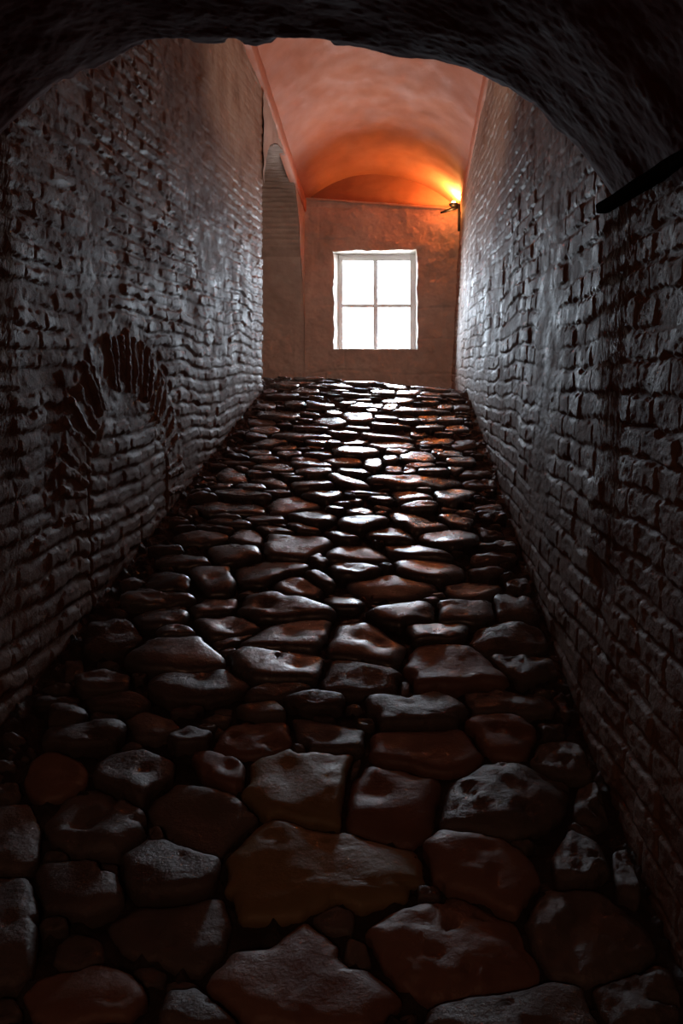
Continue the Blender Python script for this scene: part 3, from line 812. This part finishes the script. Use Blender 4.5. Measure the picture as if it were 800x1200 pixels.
def strip(name, side, y0, y1, label):
    ys = np.linspace(y0, y1, 120); P = []
    for y in ys:
        x0 = XL0 if side < 0 else XR0; zt = float(vz(np.array(x0), np.array(y)))
        g = -side * (.028 + .004 * float(vnoise(y * 6, side, 70)))
        P.append([(x0 + side * .06, y, zt - .175), (x0 + g * .6, y, zt - .17 + .006 * float(vnoise(y * 9, 2, 71))), (x0 + g, y, zt - .155), (x0 + g, y, zt - .01), (x0 + g * .5, y, zt + .02), (x0 + side * .06, y, zt + .03)])
    P = np.array(P)
    structure(mesh_np(name, P.reshape(-1, 3), grid_faces(len(P), 6, side < 0), M['plaster']), label)
strip('trim_1', -1, 3.3, 12.02, 'plaster band where the high vault meets the left wall')
strip('trim_2', 1, 3.3, 12.02, 'plaster band where the high vault meets the right wall')

# ------------------------------------------------------------------ side opening in the left wall, under a brick arch
prof = np.array([(8.405, .9), (8.405, 2.2), (8.41, 3.15), (8.6, 3.52), (9.1, 3.84), (9.8, 4.06), (10.45, 4.14), (10.95, 4.06), (11.25, 3.84), (11.42, 3.56), (11.6, 3.25), (11.82, 2.95), (11.985, 2.55), (11.985, .9)])
sg = np.concatenate([[0], np.cumsum(np.hypot(*np.diff(prof, axis=0).T))])
st = np.linspace(sg[2], sg[-1], 500); py_, pz_ = cr_interp(st, sg, prof[:, 0]), cr_interp(st, sg, prof[:, 1])
xd = np.linspace(0, 1.5, 60)
ST, XD = np.meshgrid(st, xd, indexing='ij')
f = (ST / .07) % 1.0
hh = .014 * smooth(.0, .2, np.minimum(f, 1 - f)) + .008 * fbm(ST * 16, XD * 8, 72, 3)
ty = np.gradient(py_, st); tz = np.gradient(pz_, st)
low = smooth(3.3, 3.6, pz_)[:, None] + (st < sg[6])[:, None] * 1.0
hh = np.where(np.clip(low, 0, 1) > 0, hh * np.clip(low, 0, 1), 0) + (1 - np.clip(low, 0, 1)) * (.012 * fbm(XD * 2.3, pz_[:, None] * 2.3, 83, 3) + .008 * fbm(XD * 11, pz_[:, None] * 11, 84, 4))
P = np.stack([XL0 + .0 - XD, py_[:, None] + tz[:, None] * hh, pz_[:, None] - ty[:, None] * hh], -1)
kc = int(np.argmax((st > sg[8]) & (pz_ < 3.35)))
structure(mesh_np('wall_passage_arch', P[:kc + 1].reshape(-1, 3), grid_faces(kc + 1, len(xd), True), M['passage_brick']), 'underside of the brick arch over the side opening at the top left')
structure(mesh_np('wall_passage', P[kc:].reshape(-1, 3), grid_faces(len(st) - kc, len(xd), True), M['render']), 'rendered side of the passage turning off at the top left')
ysp = np.concatenate([np.linspace(8.39, 11.974, 150), np.linspace(11.976, 12.05, 5)])
up_ = np.arange(len(st)) < np.argmax(py_ > 11.98)
zsp = np.where(ysp > 11.975, .9, np.interp(ysp, py_[up_], pz_[up_]))
tq = np.linspace(0, 1, 40)
YS, TQ = np.meshgrid(ysp, tq, indexing='ij')
ZS = zsp[:, None] + (4.32 - zsp[:, None]) * TQ
XS = XL0 + .006 * fbm(YS * 8, ZS * 8, 73, 4) + .004
structure(mesh_np('wall_spandrel', np.stack([XS, YS, ZS], -1).reshape(-1, 3), grid_faces(len(ysp), 40, False), M['render']), 'narrow plastered spandrel above the side opening')

# ------------------------------------------------------------------ far wall with the window opening
WX0, WX1, WZ0, WZ1 = (391 - 468) * .012, (489 - 468) * .012, (590 - 409.5) * .012, (590 - 293.5) * .012
def lines(a, b, n, ins):
    q = np.linspace(a, b, n)
    for v in ins: q[np.argmin(abs(q - v))] = v
    return q
gx = lines(-3.2, 1.05, 300, (WX0, WX1)); gz = lines(.9, 4.34, 260, (WZ0, WZ1))
GX, GZ = np.meshgrid(gx, gz, indexing='ij')
# big weathered ashlar courses under the render
cz = GZ + .05 * vnoise(GX * 1.3, GZ * 1.3, 80); course = np.floor(cz / .46); fz = cz / .46 - course
bx = GX / (.7 + .3 * hsh(course, 2, 81)) + 5 * hsh(course, 9, 82); fx = bx - np.floor(bx)
jt = np.exp(-(np.minimum(fz, 1 - fz) * .46 / .012) ** 2) + .7 * np.exp(-(np.minimum(fx, 1 - fx) * .8 / .012) ** 2)
hw = .018 * fbm(GX * 2.3, GZ * 2.3, 83, 3) + .010 * fbm(GX * 11, GZ * 11, 84, 4) + .004 * fbm(GX * 40, GZ * 40, 85, 3) - .016 * jt * smooth(-.3, .4, vnoise(GX * 2, GZ * 2, 86))
hw = hw + .012 * (hsh(np.floor(bx), course, 87) - .5)
topz = 4.30 - .075 * (GX + 1.34) / 1.1
Zw = np.minimum(GZ, topz)
# wavering edge of the plastered opening
inx = (GX >= WX0) & (GX <= WX1); inz = (GZ >= WZ0) & (GZ <= WZ1)
ex = .012 * fbm(GZ * 7, 0 * GZ, 88, 3); ez = .010 * fbm(GX * 7, 0 * GX, 89, 3)
nearx = np.exp(-(np.minimum(abs(GX - WX0), abs(GX - WX1)) / .03) ** 2) * inz; nearz = np.exp(-(abs(GZ - WZ1) / .03) ** 2) * inx
PX = GX + ex * nearx; PZ = Zw + ez * nearz + .03 * nearz * (GX - WX0 - .5) 
P = np.stack([PX, D - hw - .0, PZ], -1)
F = grid_faces(len(gx), len(gz), False)
i0, i1 = np.argmin(abs(gx - WX0)), np.argmin(abs(gx - WX1)); j0, j1 = np.argmin(abs(gz - WZ0)), np.argmin(abs(gz - WZ1))
fi = np.arange(len(F)) // (len(gz) - 1); fj = np.arange(len(F)) % (len(gz) - 1)
hole = (fi >= i0) & (fi < i1) & (fj >= j0) & (fj < j1)
WF = structure(mesh_np('wall_far', P.reshape(-1, 3), F[~hole], M['render']), 'weathered brownish end wall with the bright window')
# ledge on top of the far wall and lunette above it
b = np.linspace(XL0 - .05, XR0 + .05, 80)
tz_ = 4.30 - .075 * (b + 1.34) / 1.1
P = np.stack([np.stack([b, np.full(80, D - .02), tz_ - .03 + .006 * vnoise(b * 9, 0 * b, 90)], -1), np.stack([b, np.full(80, D - .015), tz_ + .004 * vnoise(b * 14, 0 * b, 91)], -1), np.stack([b, np.full(80, D + .15), tz_ + .01], -1)], 1)
structure(mesh_np('trim_3', P.reshape(-1, 3), grid_faces(80, 3, False), M['render']), 'thin ledge between the end wall and the orange lunette')
q = np.linspace(0, 1, 30)
B_, Q_ = np.meshgrid(b, q, indexing='ij')
zb = 4.28 - .075 * (B_ + 1.34) / 1.1; ztop = vz(np.clip(B_, XL0, XR0), np.full_like(B_, 12.1)) + .05
P = np.stack([B_, np.full_like(B_, D + .10) + .006 * fbm(B_ * 4, Q_ * 4, 92, 3), zb + (ztop - zb) * Q_], -1)
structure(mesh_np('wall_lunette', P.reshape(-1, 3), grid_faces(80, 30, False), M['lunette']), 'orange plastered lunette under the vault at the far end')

# window reveal, frame, bars and glass
FY = D + .30
fx0, fx1, fz0, fz1 = (397 - 468) * .0123, (486.5 - 468) * .0123, (590 - 412) * .0123, (590 - 298.5) * .0123
loop_i = [(i, j0) for i in range(i0, i1)] + [(i1, j) for j in range(j0, j1)] + [(i, j1) for i in range(i1, i0, -1)] + [(i0, j) for j in range(j1, j0, -1)]
front = np.array([[PX[a], D - hw[a], PZ[a]] for a in loop_i])
u = np.clip((np.array([gx[i] for i, j in loop_i]) - WX0) / (WX1 - WX0), 0, 1); v = np.clip((np.array([gz[j] for i, j in loop_i]) - WZ0) / (WZ1 - WZ0), 0, 1)
ring = [front]
for t in (.03, .1, .3, .6, 1.0):
    tgt = np.stack([fx0 + (fx1 - fx0) * u, np.full(len(u), FY), fz0 + (fz1 - fz0) * v], -1)
    w = front * (1 - t) + tgt * t
    w[:, 0] += (.006 * fbm(w[:, 1] * 12, w[:, 2] * 12, 93, 3)) * (1 - t); w[:, 2] += (.006 * fbm(w[:, 1] * 12, w[:, 0] * 12, 94, 3)) * (1 - t)
    ring.append(w)
w = ring[-1].copy(); w[:, 1] = FY + .34; ring.append(w)
P = np.stack(ring, 1)
rv = mesh_np('window_reveal', P.reshape(-1, 3), grid_faces(len(loop_i), P.shape[1], False, 0, True), M['whitewash'])
rv.parent = WF
rv['label'] = 'white plastered window reveal'
W1 = structure(empty('window_1', (0, FY, fz0)), 'bright four-pane window with thin white bars in the end wall')
def wpart(mb, name, mat, bevel=.006):
    o = mb.build(name, mat, None, bevel, False); o.parent = W1; o.matrix_parent_inverse = W1.matrix_world.inverted()
    o.location = (0, 0, 0); o.matrix_parent_inverse.identity(); o.data.transform(__import__('mathutils').Matrix.Translation((0, -FY, -fz0)))
    return o
sx0, sx1 = (401.5 - 468) * .0123, (480 - 468) * .0123
sz1 = (590 - 305.5) * .0123; sz0 = (590 - 408.2) * .0123
mb = MB(); mb.box(fx0 - .02, sx0, FY, FY + .06, fz0 - .02, fz1 + .02); mb.box(sx1, fx1 + .02, FY, FY + .06, fz0 - .02, fz1 + .02)
mb.box(sx0, sx1, FY + .001, FY + .059, sz1, fz1 + .02); mb.box(sx0, sx1, FY + .001, FY + .059, fz0 - .02, sz0)
wpart(mb, 'window_frame', M['paint'])
mx = (439.7 - 468) * .0123
mb = MB(); mb.box(mx - .034, mx + .034, FY + .005, FY + .05, sz0, sz1); wpart(mb, 'mullion', M['paint'])
tz0 = (590 - 358) * .0123
mb = MB(); mb.box(sx0, mx - .034, FY + .008, FY + .047, tz0 - .026, tz0 + .026); mb.box(mx + .034, sx1, FY + .008, FY + .047, tz0 - .026, tz0 + .026); wpart(mb, 'transom', M['paint'])
for xa, xb in ((sx0, mx - .034), (mx + .034, sx1)):
    for za, zb in ((sz0, tz0 - .026), (tz0 + .026, sz1)):
        mb = MB(); mb.box(xa, xb, FY + .025, FY + .029, za, zb); wpart(mb, 'pane', M['glass'], 0)

# ------------------------------------------------------------------ unseen shell added around everything (keeps daylight out except at the window)
mb = MB()
ox0, ox1, oy0, oy1, oz0, oz1 = -4.0, 2.6, -3.3, FY + .33, -6, 6
mb.v = [(ox0, oy0, oz0), (ox1, oy0, oz0), (ox1, oy0, oz1), (ox0, oy0, oz1), (ox0, oy1, oz0), (ox1, oy1, oz0), (ox1, oy1, oz1), (ox0, oy1, oz1)]
mb.v += [(fx0, oy1, fz0), (fx1, oy1, fz0), (fx1, oy1, fz1), (fx0, oy1, fz1)]
mb.f = [(0, 1, 2, 3), (0, 4, 5, 1), (3, 2, 6, 7), (0, 3, 7, 4), (1, 5, 6, 2), (4, 8, 9, 5), (5, 9, 10, 6), (6, 10, 11, 7), (7, 11, 8, 4)]
o = mb.build('light_shell', M['render'], None, 0, False); structure(o, 'unseen shell added around the ramp to keep daylight out')

# ------------------------------------------------------------------ ledge along the right wall, painted near black as shade under the near vault
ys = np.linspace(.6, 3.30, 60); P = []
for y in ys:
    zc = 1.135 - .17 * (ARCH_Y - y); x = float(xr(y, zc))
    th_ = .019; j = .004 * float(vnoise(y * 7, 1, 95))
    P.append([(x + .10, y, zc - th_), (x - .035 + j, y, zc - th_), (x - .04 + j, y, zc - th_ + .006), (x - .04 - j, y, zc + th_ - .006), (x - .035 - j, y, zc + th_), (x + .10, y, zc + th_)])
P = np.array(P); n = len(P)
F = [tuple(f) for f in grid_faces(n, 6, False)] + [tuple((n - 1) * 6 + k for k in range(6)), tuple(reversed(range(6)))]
structure(mesh_np('trim_4', P.reshape(-1, 3), F, M['ledge_shade'], None, False), 'straight ledge on the right wall, painted dark for the shade where the near vault overhangs')

# ------------------------------------------------------------------ wall lamp in the far right corner
LY = 11.7; lx = float(xr(LY, 4.05)) - .03
LM = thing(empty('wall_lamp', (lx, LY, 3.75)), 'small dark iron wall lamp glowing orange in the far right corner under the vault', 'lamp')
def lpart(mb, name, mat, parent=None, bevel=0, shade=True):
    o = mb.build(name, mat, None, bevel, shade); o.data.transform(__import__('mathutils').Matrix.Translation((-lx, -LY, -3.75))); o.parent = parent or LM
    return o
mb = MB(); mb.box(lx - .012, lx + .02, LY - .03, LY + .03, 3.74, 4.10); lpart(mb, 'back_plate', M['iron'], None, .004, False)
mb = MB(); mb.tube([(lx - .01, LY, 4.065), (lx - .09, LY, 4.04), (lx - .17, LY, 4.01), (lx - .25, LY, 3.985)], [.022, .022, .02, .014]); lpart(mb, 'arm', M['iron'])
mb = MB(); mb.lathe([(.0, -.03), (.03, -.028), (.055, -.01), (.068, .012), (.064, .014), (.05, -.004), (.028, -.018), (.0, -.02)], (lx - .07, LY, 4.09), 24); lpart(mb, 'shade', M['iron'])
mb = MB(); mb.lathe([(.0, -.035), (.018, -.03), (.028, -.01), (.03, .008), (.022, .028), (.0, .036)], (lx - .07, LY, 4.115), 16); lpart(mb, 'bulb', M['bulb'])
def point(name, loc, col, e, r=.03):
    l = bpy.data.lights.new(name, 'POINT'); l.energy = e; l.color = col; l.shadow_soft_size = r
    o = bpy.data.objects.new(name, l); COL.objects.link(o); o.location = loc; return o
def uplight(name, loc, col, e, r, size, blend=.6, rot=(math.pi, 0, 0)):
    l = bpy.data.lights.new(name, 'SPOT'); l.energy = e; l.color = col; l.shadow_soft_size = r; l.spot_size = size; l.spot_blend = blend
    o = bpy.data.objects.new(name, l); COL.objects.link(o); o.location = loc; o.rotation_euler = rot; return o
uplight('lamp_light', (lx - .07, LY, 4.165), (1, .47, .12), 80, .03, 3.05, .15)
point('lamp_light_under', (lx - .09, LY - .06, 3.985), (1, .45, .12), 3, .02)
# unseen fill light added behind the viewer to brighten the near stones
point('rear_fill_light', (-.15, -1.6, .35), (1, .52, .32), 13, .12)
# another fill light, added out of view above the near arch for vault and end wall
uplight('vault_fill_light', (-.25, 5.0, 2.8), (1, .80, .66), 200, .25, 1.5, 1.0, (math.pi - 1.28, 0, 0))

# ------------------------------------------------------------------ daylight
w = bpy.data.worlds.new('World'); SC.world = w; w.use_nodes = True
nt = w.node_tree; nt.nodes.clear(); N = nt.nodes; L = nt.links
out = N.new('ShaderNodeOutputWorld'); bg = N.new('ShaderNodeBackground'); L.new(bg.outputs[0], out.inputs[0])
tc = N.new('ShaderNodeTexCoord'); sp = N.new('ShaderNodeSeparateXYZ'); L.new(tc.outputs['Generated'], sp.inputs[0])
cr = N.new('ShaderNodeValToRGB'); L.new(sp.outputs['Z'], cr.inputs[0])
e = cr.color_ramp.elements; e[0].position = 0.0; e[0].color = (.6, .6, .6, 1); e[1].position = .03; e[1].color = (.74, .87, 1, 1)
L.new(cr.outputs[0], bg.inputs[0]); bg.inputs[1].default_value = 50
pl = bpy.data.lights.new('window_portal', 'AREA'); pl.shape = 'RECTANGLE'; pl.size = fx1 - fx0; pl.size_y = fz1 - fz0; pl.cycles.is_portal = True
po = bpy.data.objects.new('window_portal', pl); COL.objects.link(po); po.location = ((fx0 + fx1) / 2, FY + .1, (fz0 + fz1) / 2); po.rotation_euler = (-math.pi / 2, 0, 0)

# ------------------------------------------------------------------ camera, view
cam = bpy.data.cameras.new('camera'); co = bpy.data.objects.new('camera', cam); COL.objects.link(co)
co.rotation_euler = (math.pi / 2, 0, 0); cam.sensor_fit = 'VERTICAL'; cam.sensor_height = 36; cam.sensor_width = 24; cam.lens = 30
cam.shift_x = -68 / 1200; cam.shift_y = -10 / 1200; cam.clip_start = .05
SC.camera = co
SC.view_settings.view_transform = 'Standard'; SC.view_settings.look = 'None'; SC.view_settings.gamma = 1; SC.view_settings.exposure = 0
SC.view_settings.use_curve_mapping = False
SC.cycles.use_denoising = True
SC.cycles.max_bounces = 10; SC.cycles.diffuse_bounces = 6; SC.cycles.sample_clamp_indirect = 20
SC.cycles.caustics_reflective = False; SC.cycles.caustics_refractive = False
